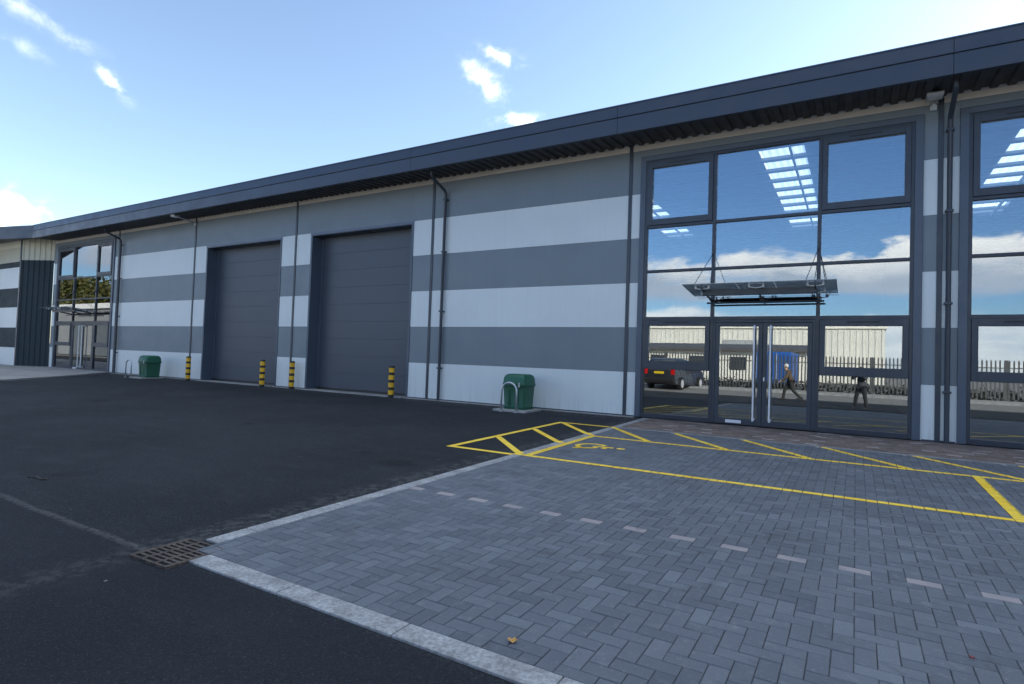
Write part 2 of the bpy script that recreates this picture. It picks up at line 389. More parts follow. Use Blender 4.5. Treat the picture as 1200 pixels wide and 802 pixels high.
# phase so that the pale markers begin at x = 0.02 (mod 0.4) in the row centred on y = -8.35
ox=-3.687; oy=-8.395
i0=int((PX0-ox)/P)-3; i1=int((PX1-ox)/P)+3; j0=int((PY0-oy)/P)-3; j1=int((PY1-oy)/P)+3
for j in range(j0,j1):
    for i in range(i0,i1):
        k=(i-j)%4
        if k==0: r=(i,i+2,j,j+1)
        elif k==3: r=(i,i+1,j,j+2)
        else: continue
        x0,x1,y0,y1=ox+r[0]*P,ox+r[1]*P,oy+r[2]*P,oy+r[3]*P
        tone=min(1,max(0,random.gauss(.45,.21)))
        if random.random()<.02: tone=1.0
        if k==0 and j==0: tone=2.0
        x0,x1,y0,y1=max(x0,PX0),min(x1,PX1),max(y0,PY0),min(y1,PY1)
        if x1>x0 and y1>y0: B.add(x0,x1,y0,y1,tone)
tag(B.build('block_paving',M['pavers']),kind='structure')
bd=MB()
def sheet(mb,x0,x1,y0,y1,dz,mi=0):
    yy=[y0]+[v for v in (-13.5,-10,-8,-6,-4,-2) if y0<v<y1]+[y1]
    for a,b in zip(yy,yy[1:]): mb.face([(x0,a,gz(a)+dz),(x1,a,gz(a)+dz),(x1,b,gz(b)+dz),(x0,b,gz(b)+dz)],mi)
sheet(bd,PX0,PX1,PY0,PY1,.0055)
sheet(bd,-4.04,13.4,-2.02,-.06,.0055)
tag(bd.build('jointing_sand',M['bed']),kind='structure')
# brown brick strip along the glazing
K=Blocks(); row=0; y=-2.02
while y<-.1:
    x=-4.04-(.1 if row%2 else 0)
    while x<13.4:
        tone=min(1,max(0,random.gauss(.4,.28)))
        if random.random()<.05: tone=2.0
        x0,x1=max(x,-4.04),min(x+.2,13.4)
        K.add(x0,x1,y,min(y+.1,-.06),tone)
        x+=.2
    y+=.1; row+=1
tag(K.build('brick_path',M['bricks']),kind='structure')

# flush concrete edging
kb=MB(); L=.915
y=-.12
while y>-10.52:
    y2=max(y-L,-10.52); kb.box(-4.19,-4.04,y2+.003,y-.003,-.03,TOP+.003,0,SL); y=y2
x=-3.87
while x<PX1+.15:
    x2=min(x+L,PX1+.15); kb.box(x+.003,x2-.003,-10.835,-10.683,-.03,TOP+.003,0,SL); x=x2
y=-.12
while y>-10.68:
    y2=max(y-L,-10.68); kb.box(PX1+.002,PX1+.15,y2+.003,y-.003,-.03,TOP+.003,0,SL); y=y2
tag(kb.build('kerb',M['conc'],bevel=.006),kind='structure')
# thin concrete strip under the cladding
cs=MB()
for a,b in ((-28.95,-21.83),(-17.42,-15.83),(-11.42,-4.43)): cs.box(a,b,-.13,-.003,-.02,.018)
for a,b in ((-21.8,-17.45),(-15.8,-11.45)): cs.box(a,b,-.2,.44,-.03,.022)
tag(cs.build('concrete_strip',M['slab'],bevel=.004),kind='structure')

# paved apron of the far left unit
ap=MB(); pts=[(-28.9,-.02),(-27.4,-1.6),(-26.04,-3.29),(-25.1,-4.7),(-24.2,-7.0),(-23.6,-9.5),(-80,-9.5),(-80,-.02)]
def gzp(p,d=0): return (p[0],p[1],gz(p[1])+d)
top_=[gzp(p,.05) for p in pts]; ap.face(top_)
for a,b in zip(pts,pts[1:]): ap.face([gzp(a,.05),gzp(b,.05),gzp(b,-.05),gzp(a,-.05)])
tag(ap.build('pavement',mat('apron_concrete',(.30,.285,.27),.85,0,.18,.9,.25,40,.3,60,.003,dirt=.4)),kind='structure')

# painted bay markings --------------------------------------------
LW=.108
pm=MB()
def inpaint(poly):
    xs_=[p[0] for p in poly]; ys_=[p[1] for p in poly]; bx=(min(xs_),max(xs_),min(ys_),max(ys_))
    for r in B.rects:
        if r[1]<bx[0] or r[0]>bx[1] or r[3]<bx[2] or r[2]>bx[3]: continue
        c=clip(poly,*r)
        if len(c)>2: PT.face([gzp(p,TOP+.0028) for p in c])
    c=clip(poly,-4.187,-4.043,-50,50)
    if len(c)>2: PT.face([gzp(p,TOP+.0060) for p in c])
    c=clip(poly,-60,-4.192,-50,50)
    if len(c)>2: PT.face([gzp(p,.004) for p in c])
PT=pm
def line(a,b,w=LW):
    a=Vector(a);b=Vector(b);d=(b-a).normalized();q=Vector((-d.y,d.x))*w/2
    inpaint([tuple(a-q),tuple(b-q),tuple(b+q),tuple(a+q)])
line((-5.37,-5.95),(1.42,-5.95)); line((-5.32,-5.90),(-5.32,-2.15)); line((-5.37,-2.1),(-4.24,-2.1))
line((-3.985,-5.90),(-3.985,-3.60)); line((-4.03,-3.55),(4.0,-3.55)); line((1.37,-5.9),(1.37,-3.6),.11)
line((-5.27,-4.66),(-4.12,-5.88)); line((-5.27,-3.37),(-4.07,-4.64)); line((-5.27,-2.12),(-4.02,-3.5))
for a,b in (((-4.15,-2.16),(-3.0,-3.5)),((-2.94,-2.16),(-1.74,-3.5)),((-1.73,-2.16),(-.57,-3.5)),((-.46,-2.16),(.66,-3.5)),((.79,-2.16),(1.95,-3.5)),((2.05,-2.16),(3.2,-3.5))): line(a,b)
tag(pm.build('parking_line',M['paint']),kind='structure')
sm=MB(); PT=sm
def S2(u,v):   # symbol space (u right, v up, metres) lying with its top towards +X
    return (-3.78+v*1.0, -4.62-u)
def sline(pts,w):
    for a,b in zip(pts,pts[1:]): line(S2(*a),S2(*b),w)
def disc(c,r,k=14): inpaint([S2(c[0]+r*math.cos(2*math.pi*i/k),c[1]+r*math.sin(2*math.pi*i/k)) for i in range(k)])
arc=[(-.02+.23*math.cos(R(t)),.22+.23*math.sin(R(t))) for t in range(135,371,15)]
sline(arc,.085); disc((-.07,.68),.07)
sline([(-.07,.56),(-.05,.30),(.14,.30),(.24,.06),(.31,.08)],.09); sline([(-.06,.45),(.10,.45)],.075)
tag(sm.build('wheelchair_symbol',M['paint']),kind='structure')

# drainage channel
ch=MB(); x=-4.04
while x<13.4:
    ch.box(x+.002,x+.998,-2.135,-2.095,-.03,TOP+.001,0,SL); ch.box(x+.002,x+.998,-2.06,-2.025,-.03,TOP+.001,0,SL); x+=1
for k in range(15): ch.box(-2.95+k*1.2,-2.90+k*1.2,-2.26,-2.137,-.02,TOP+.003,0,SL)
dc=empty('drainage_channel',(0,0,0),0,'long thin pale drainage channel between the brown brick strip and the block paving','drain')
ch.build('edge_rail',M['conc'],dc)
MB().box(-4.04,13.4,-2.095,-2.06,-.03,.004,0,SL).build('slot',M['void'],dc)  # slot floor coloured near-black for its shade

# gully grate at the corner of the paving
gx0,gx1,gy0,gy1=-4.31,-3.87,-11.0,-10.55
gr=empty('gully_grate',((gx0+gx1)/2,(gy0+gy1)/2,gz(-10.8)),R(1.5),'square rusty iron gully grate at the corner of the concrete edging','drain')
G=MB(); a=.22
for s_ in (-1,1): G.box(-a,a,s_*a-.018*(s_>0),s_*a+.018*(s_<0),-.02,.016); G.box(s_*a-.018*(s_>0),s_*a+.018*(s_<0),-a+.018,a-.018,-.02,.016)
G.box(-a+.018,a-.018,-.2,.2,-.03,-.022)
G.build('frame',M['rust'],gr,bevel=.003)
G=MB(); ny=9; pitch=.404/ny
for k in range(ny):
    yc=-.202+pitch*(k+.5)
    if k: G.box(-.202,.202,-.202+pitch*k-.0105,-.202+pitch*k+.0105,-.018,.014)
for xx in (-.202+.0,-.075,.075,.202-.0): G.box(xx-.012 if abs(xx)<.1 else (xx if xx<0 else xx-.016),xx+.012 if abs(xx)<.1 else (xx+.016 if xx<0 else xx),-.202,.202,-.017,.0135)
G.build('bars',M['rust'],gr)
MB().box(-.2,.2,-.2,.2,.0005,.0025).build('pit',M['void'],gr)  # flat black sheet painted in place of the shade inside the gully

# fallen leaf, red scrap, stick
def leafmesh(name,loc,size,colr,rz,label,cat):
    b=MB(); k=12; ctr=(0,0,.006); ring=[]
    for i in range(k):
        t=2*math.pi*i/k; r=size*(.55+.45*abs(math.cos(t*2.5))); ring.append((r*math.cos(t),r*.75*math.sin(t),.004+.010*abs(math.sin(t*2))+.006*random.random()))
    for i in range(k): b.face([ctr,ring[i],ring[(i+1)%k]])
    o=b.build(name,mat(name+'_mat',colr,.6,0,.3,40)); o.location=loc; o.rotation_euler=(0,0,rz); tag(o,label,cat); return o
leafmesh('fallen_leaf',(-1.48,-10.55,gz(-10.55)+TOP+.002),.030,(.50,.27,.06),.6,'small yellow-brown fallen leaf lying on the block paving near the front edging','leaf')
leafmesh('red_scrap',(.52,-9.42,gz(-9.42)+TOP+.002),.014,(.32,.06,.05),.2,'tiny red scrap lying on the block paving at the lower right','litter')
st=MB().tube([(-7.62,-10.42,0),(-7.50,-10.38,.01),(-7.36,-10.39,.004),(-7.3,-10.36,.012)],[.006,.009,.008,.011],6)
o=st.build('stick',mat('stick_bark',(.06,.05,.04),.8,0,.2,20)); o.location=(0,0,gz(-10.4)+.006); tag(o,'short dark stick lying on the asphalt at the far left','stick')
# ------------------------------------------------------------------ the building
bl=empty('industrial_unit',(-11,0,0),0,'long striped grey industrial building with two shutter doors and tall glazed entrances','building')
BO=bl.location
class PB(MB):
    def build(s,name,mats,parent=None,**k):
        o=MB.build(s,name,mats,parent,**k)
        if parent is not None and parent is not PB.root0:
            pass
        return o
def part(mb,name,mats,parent=bl,**k):
    """link a mesh given in world coordinates below its parent"""
    o=mb.build(name,mats,None,**k); o.parent=parent
    o.matrix_parent_inverse=Matrix.Translation(-wloc(parent)); return o
def wloc(o):
    v=Vector(o.location) if o.type=='EMPTY' else Vector((0,0,0)); return v
XL,XR=-35.1,13.3
WT=6.43
OP=[(-34.68,-28.98,6.15),(-21.8,-17.45,5.17),(-15.8,-11.45,5.17),(-4.43,1.04,6.15),(1.58,7.05,6.15)]
wl=MB()
zs=[0.02]+[U*k for k in range(1,6)]+[6.30,WT]
def cells(x0,x1,z0,z1):
    wl.box(x0,x1,.008,.2,max(.02,z0),z1,3)
    for k in range(len(zs)-1):
        a,b=max(zs[k],z0),min(zs[k+1],z1)
        if b-a<=1e-4: continue
        mi=2 if k==6 else (1 if (k%2 or k==5) else 0)
        wl.box(x0+.001,x1-.001,0,.0075,a+.003,b-.002,mi)
x=XL
for (a,b,h) in OP:
    cells(x,a,0,WT); cells(a,b,h,WT); x=b
cells(x,XR,0,WT)
part(wl,'wall',[M['light'],M['mid'],M['cream'],M['anth']])
# shell behind: side and back walls, floor, partitions
sh=MB(); sh.box(XL,XL+.2,.2,26,0,WT+.3); sh.box(XR-.2,XR,.2,26,0,WT+.3); sh.box(XL,XR,26,26.2,0,WT+.9)
for xx in (-28.3,-16.63,-10.65,1.31): sh.box(xx-.1,xx+.1,.46,26,.03,6.55)
part(sh,'inner_wall',M['wall_in'])
part(MB().box(XL+.2,XR-.2,.21,26,-.01,.025),'floor',M['floor_in'])
# roof with rooflights
def rz_(y): return 6.72+.012*max(0,y-2)+.0
RL=[]
for cx in (-31.9,-6.6,-1.72,3.65,8.6): RL.append((cx-.53,cx+.53))
rf=MB(); xx=XL
ya,yb=2.4,12.0
for a,b in RL+[(XR,XR)]:
    rf.box(xx,a,-.02,26.2,6.85,6.97)
    if b<XR:
        rf.box(a,b,-.02,ya,6.85,6.97); rf.box(a,b,yb,26.2,6.85,6.97)
    xx=b
rf.box(XL,XR,.0,.2,WT,6.85)
part(rf,'roof',M['liner'])
for a,b in RL:
    rr_=MB(); nn_=12
    for k in range(nn_):
        u0=a+(b-a)*k/nn_; u1=a+(b-a)*(k+1)/nn_; rr_.face([(u0,ya,6.90+.02*(k%2)),(u1,ya,6.90+.02*((k+1)%2)),(u1,yb,6.90+.02*((k+1)%2)),(u0,yb,6.90+.02*(k%2))])
    part(rr_,'rooflight',M['roofl'])
y=1.45
while y<25: part(MB().box(XL+.2,XR-.2,y-.10,y+.10,6.775,6.85),'purlin',M['steelwork']); y+=.98
for a,b in RL: part(MB().box(b-.32,b-.27,ya,yb,6.70,6.774),'rail',M['steelwork'])
# corrugated ribs of the roof liner running with the slope
# fascia, soffit
FO=1.1
fa=MB()
x=XL+.35; xs_j=[x]
k=-34.75
js=[-34.75]+[-28.65+6.0*i for i in range(7)]+[XR+.2]
for a,b in zip(js,js[1:]):
    a2,b2=a+.004,b-.004
    fa.prism([(-FO,6.355),(-FO,6.695),(-FO+.02,6.70),(-FO+.02,6.715),(-FO-.012,6.72),(-FO-.012,6.735),(-FO+.015,6.985),(-FO+.10,6.985),(-FO+.10,6.355)],lambda u,v,t:(t,u,v),a2,b2)
part(fa,'fascia',M['fascia'])
cp=MB(); cp.box(js[0],js[-1],-FO+.0,-FO+.22,6.987,7.005); cp.box(js[0],js[-1],-FO+.16,-.02,6.95,6.97)
part(cp,'fascia_cap',M['capm'])
sf=MB(); x=js[0]; pitch=.25
def soz(y): return 6.375+(.055)*(y+FO-.1)
while x<js[-1]-.01:
    prof=[(0,0),(.11,0),(.135,.045),(.225,.045),(.25,0)]
    for (u0,v0),(u1,v1) in zip(prof,prof[1:]):
        ya_,yb_=-FO+.1,-.0
        sf.face([(x+u0,ya_,soz(ya_)+v0),(x+u1,ya_,soz(ya_)+v1),(x+u1,yb_,soz(yb_)+v1),(x+u0,yb_,soz(yb_)+v0)])
    x+=pitch
part(sf,'soffit',M['soffit'])
# base flashing
for a,b in ((-35.1,-34.7),(-28.96,-21.82),(-17.43,-15.82),(-11.43,-4.45),(1.06,1.56),(7.07,13.3)): part(MB().box(a,b,-.012,-.002,.0,.045),'base_flashing',M['anth'])
# vertical cover strips
for xx in (-28.66,-22.68,-16.64,-10.65,-4.685,1.295,7.3):
    z1=WT+.02
    part(MB().box(xx-.042,xx+.042,-.022,-.0025,.02,z1-.03),'cover_strip',M['anth'],bevel=.004)
# downpipes
for xx in (-28.36,-10.17,1.425):
    dp=MB(); dp.tube([(xx,-FO+.35,6.37),(xx,-FO+.35,6.28),(xx,-FO+.43,6.20),(xx,-.16,6.02),(xx,-.085,5.93),(xx,-.085,.02)],.042,14,0)
    p=part(dp,'downpipe',M['anth'],smooth=False,auto=40)
    for z in (5.75,4.25,2.55,.93): part(MB().box(xx-.062,xx+.062,-.135,-.004,z-.02,z+.02),'bracket',M['anth'],p,bevel=.004)
# floodlights on the eaves
def flood(xx,L_,w_,z_=6.24):
    f=MB(); f.box(xx-.05,xx+.05,-.06,-.004,z_-.1,z_+.05); f.tube([(xx-.04,-.03,z_),(xx-.04,-L_,z_+.08)],.016,8); f.tube([(xx+.04,-.03,z_),(xx+.04,-L_,z_+.08)],.016,8)
    p=part(f,'floodlight',M['galv'])
    h=MB(); h.prism([(-.10,-.03),(.10,-.03),(.13,.03),(.11,.055),(-.11,.055),(-.13,.03)],lambda u,v,t:(t,-L_-.02+u,z_+.08+v),xx-w_,xx+w_)
    part(h,'lamp_head',M['galv'],p,bevel=.01)
    part(MB().box(xx-w_+.02,xx+w_-.02,-L_-.11,-L_+.07,z_+.044,z_+.049),'lens',M['white'],p)
flood(-22.7,.82,.13); flood(1.17,.24,.13,6.27)

# shutter doors
for (a,b,h) in OP[1:3]:
    d=MB(); n_=9; hh=(h-.02)/n_
    for k in range(n_): d.box(a,b,.42,.46,k*hh+.002+.02,(k+1)*hh+.018)
    d.box(a,b,.428,.46,.02,h)
    p=part(d,'shutter_door',M['door'],bevel=.003)
    part(MB().box(a,b,.40,.418,.022,.09),'bottom_seal',M['black'],p)
    f=MB()
    f.box(a-.075,a+.005,-.018,.42,.023,h+.075); f.box(b-.005,b+.075,-.018,.42,.023,h+.075); f.box(a+.005,b-.005,-.018,.42,h-.005,h+.075)
    f.box(a+.006,a+.09,.395,.418,.095,h-.006); f.box(b-.09,b-.006,.395,.418,.095,h-.006)
    part(f,'door_frame',M['trim'],bevel=.003)
    part(MB().box(a-.075,b+.075,-.030,-.0185,h+.02,h+.10),'lintel_flashing',M['capm'],bevel=.003)

# glazed fronts -----------------------------------------------------
def cwall(x0,ml,x1,canopy=True,door=True):
    """x0,x1 frame edges, ml two mullion centres"""
    zt=6.02; yF,yB=-.03,.09
    t=MB(); t.box(x0-.13,x0,-.045,.2,.02,zt+.11); t.box(x1,x1+.13,-.045,.2,.02,zt+.11); t.box(x0,x1,-.045,.2,zt,zt+.11)
    part(t,'window_surround',M['trim'],bevel=.004)
    fr=MB(); xs=[x0]+ml+[x1]; tz=[4.45,3.41,2.31]
    fr.box(x0,x0+.06,yF,yB,.03,zt); fr.box(x1-.06,x1,yF,yB,.03,zt)
    for m_ in ml: fr.box(m_-.035,m_+.035,yF,yB,.03,zt)
    def seg(a,b,z,w_=.032,y0=yF+.003):
        fr.box(a,b,y0,yB,z-w_,z+w_)
    ed=[(x0+.06,ml[0]-.035),(ml[0]+.035,ml[1]-.035),(ml[1]+.035,x1-.06)]
    for i,(a,b) in enumerate(ed):
        for z in tz: seg(a,b,z,.038 if z<3 else .03)
        seg(a,b,zt-.03,.03)
        if i!=1 or not door: seg(a,b,.07,.05)
    w=part(fr,'window_frame',M['anth2'],bevel=.004)
    def pane(a,b,z0,z1,y=.02): part(MB().box(a,b,y,y+.012,z0,z1),'glass_pane',M['glass'],w)
    def sash(a,b,z0,z1,fw=.13,fb=.13,ft=.13):
        s_=MB(); y0,y1=-.055,.05
        s_.box(a+.003,a+fw,y0,y1,z0+.003,z1-.003); s_.box(b-fw,b-.003,y0,y1,z0+.003,z1-.003)
        s_.box(a+fw,b-fw,y0,y1,z0+.003,z0+fb); s_.box(a+fw,b-fw,y0,y1,z1-ft,z1-.003)
        s_.box((a+b)/2-.28,(a+b)/2+.28,y0-.008,y0-.0005,z1-.065,z1-.04,1)   # trickle vent
        so_=part(s_,'opening_sash',[M['anth'],M['black']],w,bevel=.005)
        pane(a+fw+.001,b-fw-.001,z0+fb+.001,z1-ft-.001,.0)
    for i,(a,b) in enumerate(ed):
        if i==1: pane(a,b,4.48,zt-.06)
        else: sash(a,b,4.48,zt-.06,.10,.14,.13)
        pane(a,b,3.44,4.42); pane(a,b,2.35,3.38)
        if i!=1 or not door:
            sash(a,b,1.15,2.272,.10,.18,.13); pane(a,b,.12,1.148)
    # door pair
    a,b=ed[1]; mid=(a+b)/2+.015
    jf=MB(); jf.box(a,a+.05,yF+.005,yB,.03,2.27); jf.box(b-.05,b,yF+.005,yB,.03,2.27); jf.box(a+.05,b-.05,yF+.005,yB,2.215,2.27)
    part(jf,'door_jamb',M['anth'],bevel=.004)
    for k,(p0,p1) in enumerate(((a+.054,mid-.004),(mid+.004,b-.054))):
        d=MB(); y0,y1=-.02,.045
        d.box(p0,p0+.085,y0,y1,.035,2.21); d.box(p1-.085,p1,y0,y1,.035,2.21); d.box(p0+.085,p1-.085,y0,y1,.035,.16); d.box(p0+.085,p1-.085,y0,y1,2.13,2.21)
        dr=part(d,'entrance_door',M['anth'],bevel=.004)
        part(MB().box(p0+.086,p1-.086,.005,.017,.161,2.129),'glass_pane',M['glass'],dr)
        hx=(p1-.155) if k==0 else (p0+.155); hm=MB()
        hm.tube([(hx,-.10,.13),(hx,-.10,2.15)],.019,12)
        for z in (.17,2.11): hm.tube([(hx,-.10,z),(hx,-.02,z)],.015,8); hm.tube([(hx,-.022,z),(hx,-.018,z)],.035,12)
        part(hm,'pull_handle',M['steel'],dr,auto=40)
        if k==0: part(MB().box(p0+.24,p0+.56,-.026,-.0205,.06,.125),'kick_plate',M['steel'],dr,bevel=.002)
        else: part(MB().box(p0+.02,p0+.045,-.032,-.0205,.98,1.06),'lock',M['steel'],dr,bevel=.002)
    if canopy:
        cx0,cx1=ml[0],ml[1]; zb,zf=2.62,2.90
        def cz(y): return 2.765+(zf-2.765)*(-y/1.25)
        fr_=MB()
        fr_.tube([(cx0-.06,-.25,zb),(cx1+.12,-.25,zb)],.02,12)                       # wall tube
        for m_ in (cx0,(cx0+cx1)/2,cx1):
            L0,L1=(-.04,-1.12) if m_!=(cx0+cx1)/2 else (-.04,-.80)
            fr_.prism([(L0,zb+.03),(L0,zb+.09),(L1,cz(L1)-.02),(L1,cz(L1)-.055)],lambda u,v,t:(t,u,v),m_-.012,m_+.012)
        fr_.box(cx0-.02,cx1+.02,-.84,-.82,2.72,2.84); fr_.box(cx0-.02,cx1+.02,-.819,-.74,2.72,2.73)
        fr_.tube([((cx0+cx1)/2,-.25,zb+.0),((cx0+cx1)/2,-.25,zb+.13)],.018,10)
        cf=part(fr_,'canopy_frame',M['anth'],bevel=.002)
        xs3=[cx0-.36,(cx0*2+cx1)/3,(cx0+cx1*2)/3,cx1+.36]
        for a_,b_ in zip(xs3,xs3[1:]):
            gp=MB(); gp.prism([(-.14,cz(-.14)),(-.14,cz(-.14)+.014),(-1.25,cz(-1.25)+.014),(-1.25,cz(-1.25))],lambda u,v,t:(t,u,v),a_+.006,b_-.006)
            part(gp,'canopy_glass',M['cglass'],cf)
        for m_ in (cx0,(cx0+cx1)/2,cx1):
            for yy in (-.45,-1.02):
                for dx in (-.13,.13):
                    c=(m_+dx,yy,cz(yy)); sp=MB(); sp.tube([(c[0],c[1],c[2]-.035),(c[0],c[1],c[2]+.03)],.02,10)
                    sp.tube([(m_,yy,cz(yy)-.05),(c[0],c[1],c[2]-.03)],.009,6)
                    part(sp,'spider_clamp',M['steel'],cf,auto=40)
        for m_ in (cx0,cx1):
            for dx in (-.17,.17): part(MB().tube([(m_,-.05,3.74),(m_+dx,-1.05,cz(-1.05)+.02)],.007,6),'tie_rod',M['anth'],cf)
            part(MB().box(m_-.025,m_+.025,-.065,-.031,3.70,3.80),'rod_bracket',M['anth'],cf)
cwall(-4.30,[-2.735,-.675],.905)
cwall(1.71,[3.275,5.335],6.92)
cwall(-34.55,[-32.8,-30.57],-29.11)
# things standing inside the far left entrance
def crate(loc,sx,sy,sz,colr,name,label):
    e=empty(name,loc,0,label,'crate')
    b=MB(); t=.03
    b.box(-sx,sx,-sy,-sy+t,0,sz); b.box(-sx,sx,sy-t,sy,0,sz); b.box(-sx,-sx+t,-sy+t,sy-t,0,sz); b.box(sx-t,sx,-sy+t,sy-t,0,sz); b.box(-sx+t,sx-t,-sy+t,sy-t,0,t)
    for k in range(5):
        xx=-sx+.1+(2*sx-.2)*k/4; b.box(xx-.02,xx+.02,-sy-.02,-sy,0.02,sz-.06)
    b.box(-sx-.03,sx+.03,-sy-.035,-sy,sz-.06,sz); mm=mat(name+'_plastic',colr,.5)
    b.build('bin_body',mm,e); MB().box(-sx-.02,sx+.02,-sy-.02,sy+.02,sz+.001,sz+.04).build('lid',mm,e,bevel=.01)
crate((-34.25,.50,.025),.50,.22,.75,(.02,.30,.07),'storage_crate','green storage crate behind the glass of the far left entrance')
crate((-31.0,.60,.025),.5,.3,1.2,(.02,.07,.25),'storage_crate','tall blue storage crate behind the glass of the far left entrance')

# ------------------------------------------------------------------ neighbouring unit at the far left
nb=empty('neighbour_unit',(-36,-1.5,0),0,'adjoining grey building with ribbed corner cladding and pale top band at the far left','building')
dx,dy=-.86,-.51
q0=Vector((-35.1,-1.4,0))
m_r=mat('ribbed_slate_cladding',(.030,.045,.052),.6,0,.05,spec=.15); m_rc=mat('ribbed_sunlit_tone_cladding',(.50,.48,.37),.5,0,.04)  # m_rc: pale stripe with warm sunlight put into its colour
e0=Vector((-35.1,-.012,0)); e1=Vector((-36.85,-.75,0))
def wallribs(z0,z1,m,nm):
    r=MB(); n_=6; d=(e1-e0)/n_; nn=Vector((d.y,-d.x,0)).normalized()
    if nn.y>0: nn=-nn
    for k in range(n_):
        a=e0+d*k; pr=[(0,0),(.55,0),(.66,.04),(.89,.04),(1,0)]
        for (u0,v0),(u1,v1) in zip(pr,pr[1:]):
            p=a+d*u0+nn*v0; q_=a+d*u1+nn*v1
            r.face([(p.x,p.y,z0),(q_.x,q_.y,z0),(q_.x,q_.y,z1),(p.x,p.y,z1)])
    part(r,nm,m,nb)
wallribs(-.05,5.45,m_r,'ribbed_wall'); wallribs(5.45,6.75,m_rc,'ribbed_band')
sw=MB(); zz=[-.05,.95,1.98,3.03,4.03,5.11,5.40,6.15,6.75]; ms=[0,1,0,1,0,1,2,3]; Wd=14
def wf(t,d): return q0+Vector((dx,dy,0))*t+Vector((-.51,.86,0))*d
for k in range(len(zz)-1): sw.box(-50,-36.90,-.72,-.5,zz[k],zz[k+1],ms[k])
part(sw,'wall',[M['light'],m_r,m_rc,mat('pale_sunlit_tone_cladding',(.68,.66,.54),.5,0,.03)],nb)  # top two tones carry painted-in sunlit warmth
ct=MB(); ct.box(-36.95,-36.80,-.80,-.66,-.05,6.74); part(ct,'corner_trim',M['anth'],nb,bevel=.01)
A0=Vector((-34.76,-1.1,0)); A1=A0+Vector((-.97,-.24,0))*16; I0=A0+Vector((.0,.1,0)); I1=A1+Vector((0,.1,0))
ff=MB(); ff.prism([tuple(A0)[:2],tuple(A1)[:2],tuple(I1)[:2],tuple(I0)[:2]],lambda u,v,t:(u,v,t),6.37,6.985)
part(ff,'fascia',M['fascia'],nb)
ff=MB(); ff.face([(I0.x,I0.y,6.39),(I1.x,I1.y,6.39),(-52,-.4,6.74),(-35.12,-.02,6.74)])
part(ff,'soffit',M['soffit'],nb)
rr=MB(); rr.face([(A0.x,A0.y,6.99),(A1.x,A1.y,6.99),(-52,12,7.3),(-35.12,12,7.3)])
part(rr,'roof',M['capm'],nb)

# ------------------------------------------------------------------ bollards, bins, hoops
def mk_bollard():
    e=empty('bollard',(0,0,0),0,'x','bollard','striped bollards beside the shutter doors')
    p=MB(); H=.93; r=.085; zz=[0,.09]; mi=1; n_=8; 
    zs_=[0]; mis=[]
    z=0
    for k in range(8):
        h=.085 if k%2==0 else .135
        zs_.append(z+h); z+=h; mis.append(1 if k%2==0 else 0)
    for k in range(8): p.tube([(0,0,zs_[k]),(0,0,zs_[k+1])],r,24,mis[k],cap=False)
    p.build('post',[M['yellow'],M['black']],e,auto=40)
    c=MB(); c.tube([(0,0,z),(0,0,z+.03),(0,0,z+.05),(0,0,z+.058)],[r+.004,r+.004,r-.012,r-.045],24,0); c.build('cap',M['black'],e,auto=50)
    return e
bol=[((-21.98,-.45),'striped bollard at the left side of the left shutter door, beside the downpipe strip'),
     ((-17.66,-.35),'striped bollard standing in front of the right edge of the left shutter door'),
     ((-16.28,-.22),'striped bollard in front of the narrow pale wall between the two shutter doors'),
     ((-11.83,-.22),'striped bollard in front of the right edge of the right shutter door')]
b0=mk_bollard()
for k,((x,y),lb) in enumerate(bol):
    o=b0 if k==0 else copy_tree(b0); o.location=(x,y,gz(y)-.002); o.rotation_euler=(0,0,k*1.3); o['label']=lb

def mk_bin():
    e=empty('grit_bin',(0,0,0),0,'x','grit bin','green grit bins against the wall')
    def ring(z,hx,hy,r=.05,k=5):
        pts=[]
        for (sx,sy,a0) in ((1,1,0),(-1,1,90),(-1,-1,180),(1,-1,270)):
            for i in range(k):
                t=R(a0+90*i/(k-1)); pts.append((sx*(hx-r)+r*math.cos(t),sy*(hy-r)+r*math.sin(t),z))
        return pts
    b=MB(); b.loft([ring(.0,.275,.265),ring(.06,.285,.275),ring(.08,.275,.265),ring(.56,.30,.29),ring(.575,.315,.305),ring(.60,.315,.305)])
    b.build('body',M['green'],e,auto=35)
    l=MB(); l.loft([ring(.602,.318,.308),ring(.63,.318,.308),ring(.64,.308,.298),ring(.76,.302,.29,.06),ring(.82,.285,.265,.07),ring(.855,.25,.22,.08),ring(.865,.20,.17,.08)])
    l.build('lid',M['green2'],e,auto=35)
    MB().box(.16,.21,-.335,-.315,.55,.66).build('latch',M['galv'],e,bevel=.004)
    f=MB()
    for s_ in (-.12,.12): MB().box(s_-.03,s_+.03,-.30,-.272,.1,.5).build('rib',M['green'],e,bevel=.008)
    return e
g0=mk_bin(); g0.location=(-7.2,-.65,.03); g0['label']='green grit bin between the right shutter door and the main entrance, nearest the camera'
g1=copy_tree(g0); g1.location=(-24.2,-.72,.03); g1['label']='green grit bin near the far left entrance, the farther of the two'
for x,y in ((-7.15,-.72),(-24.25,-.78)):
    o=MB().box(x-.50,x+.42,y-.42,y+.42,-.04,.03,0,0).build('concrete_pad',M['slab'],bevel=.008)
    tag(o,'thin pale concrete pad under the nearer grit bin' if x>-10 else 'thin pale concrete pad under the farther grit bin','concrete pad','concrete pads under the grit bins')
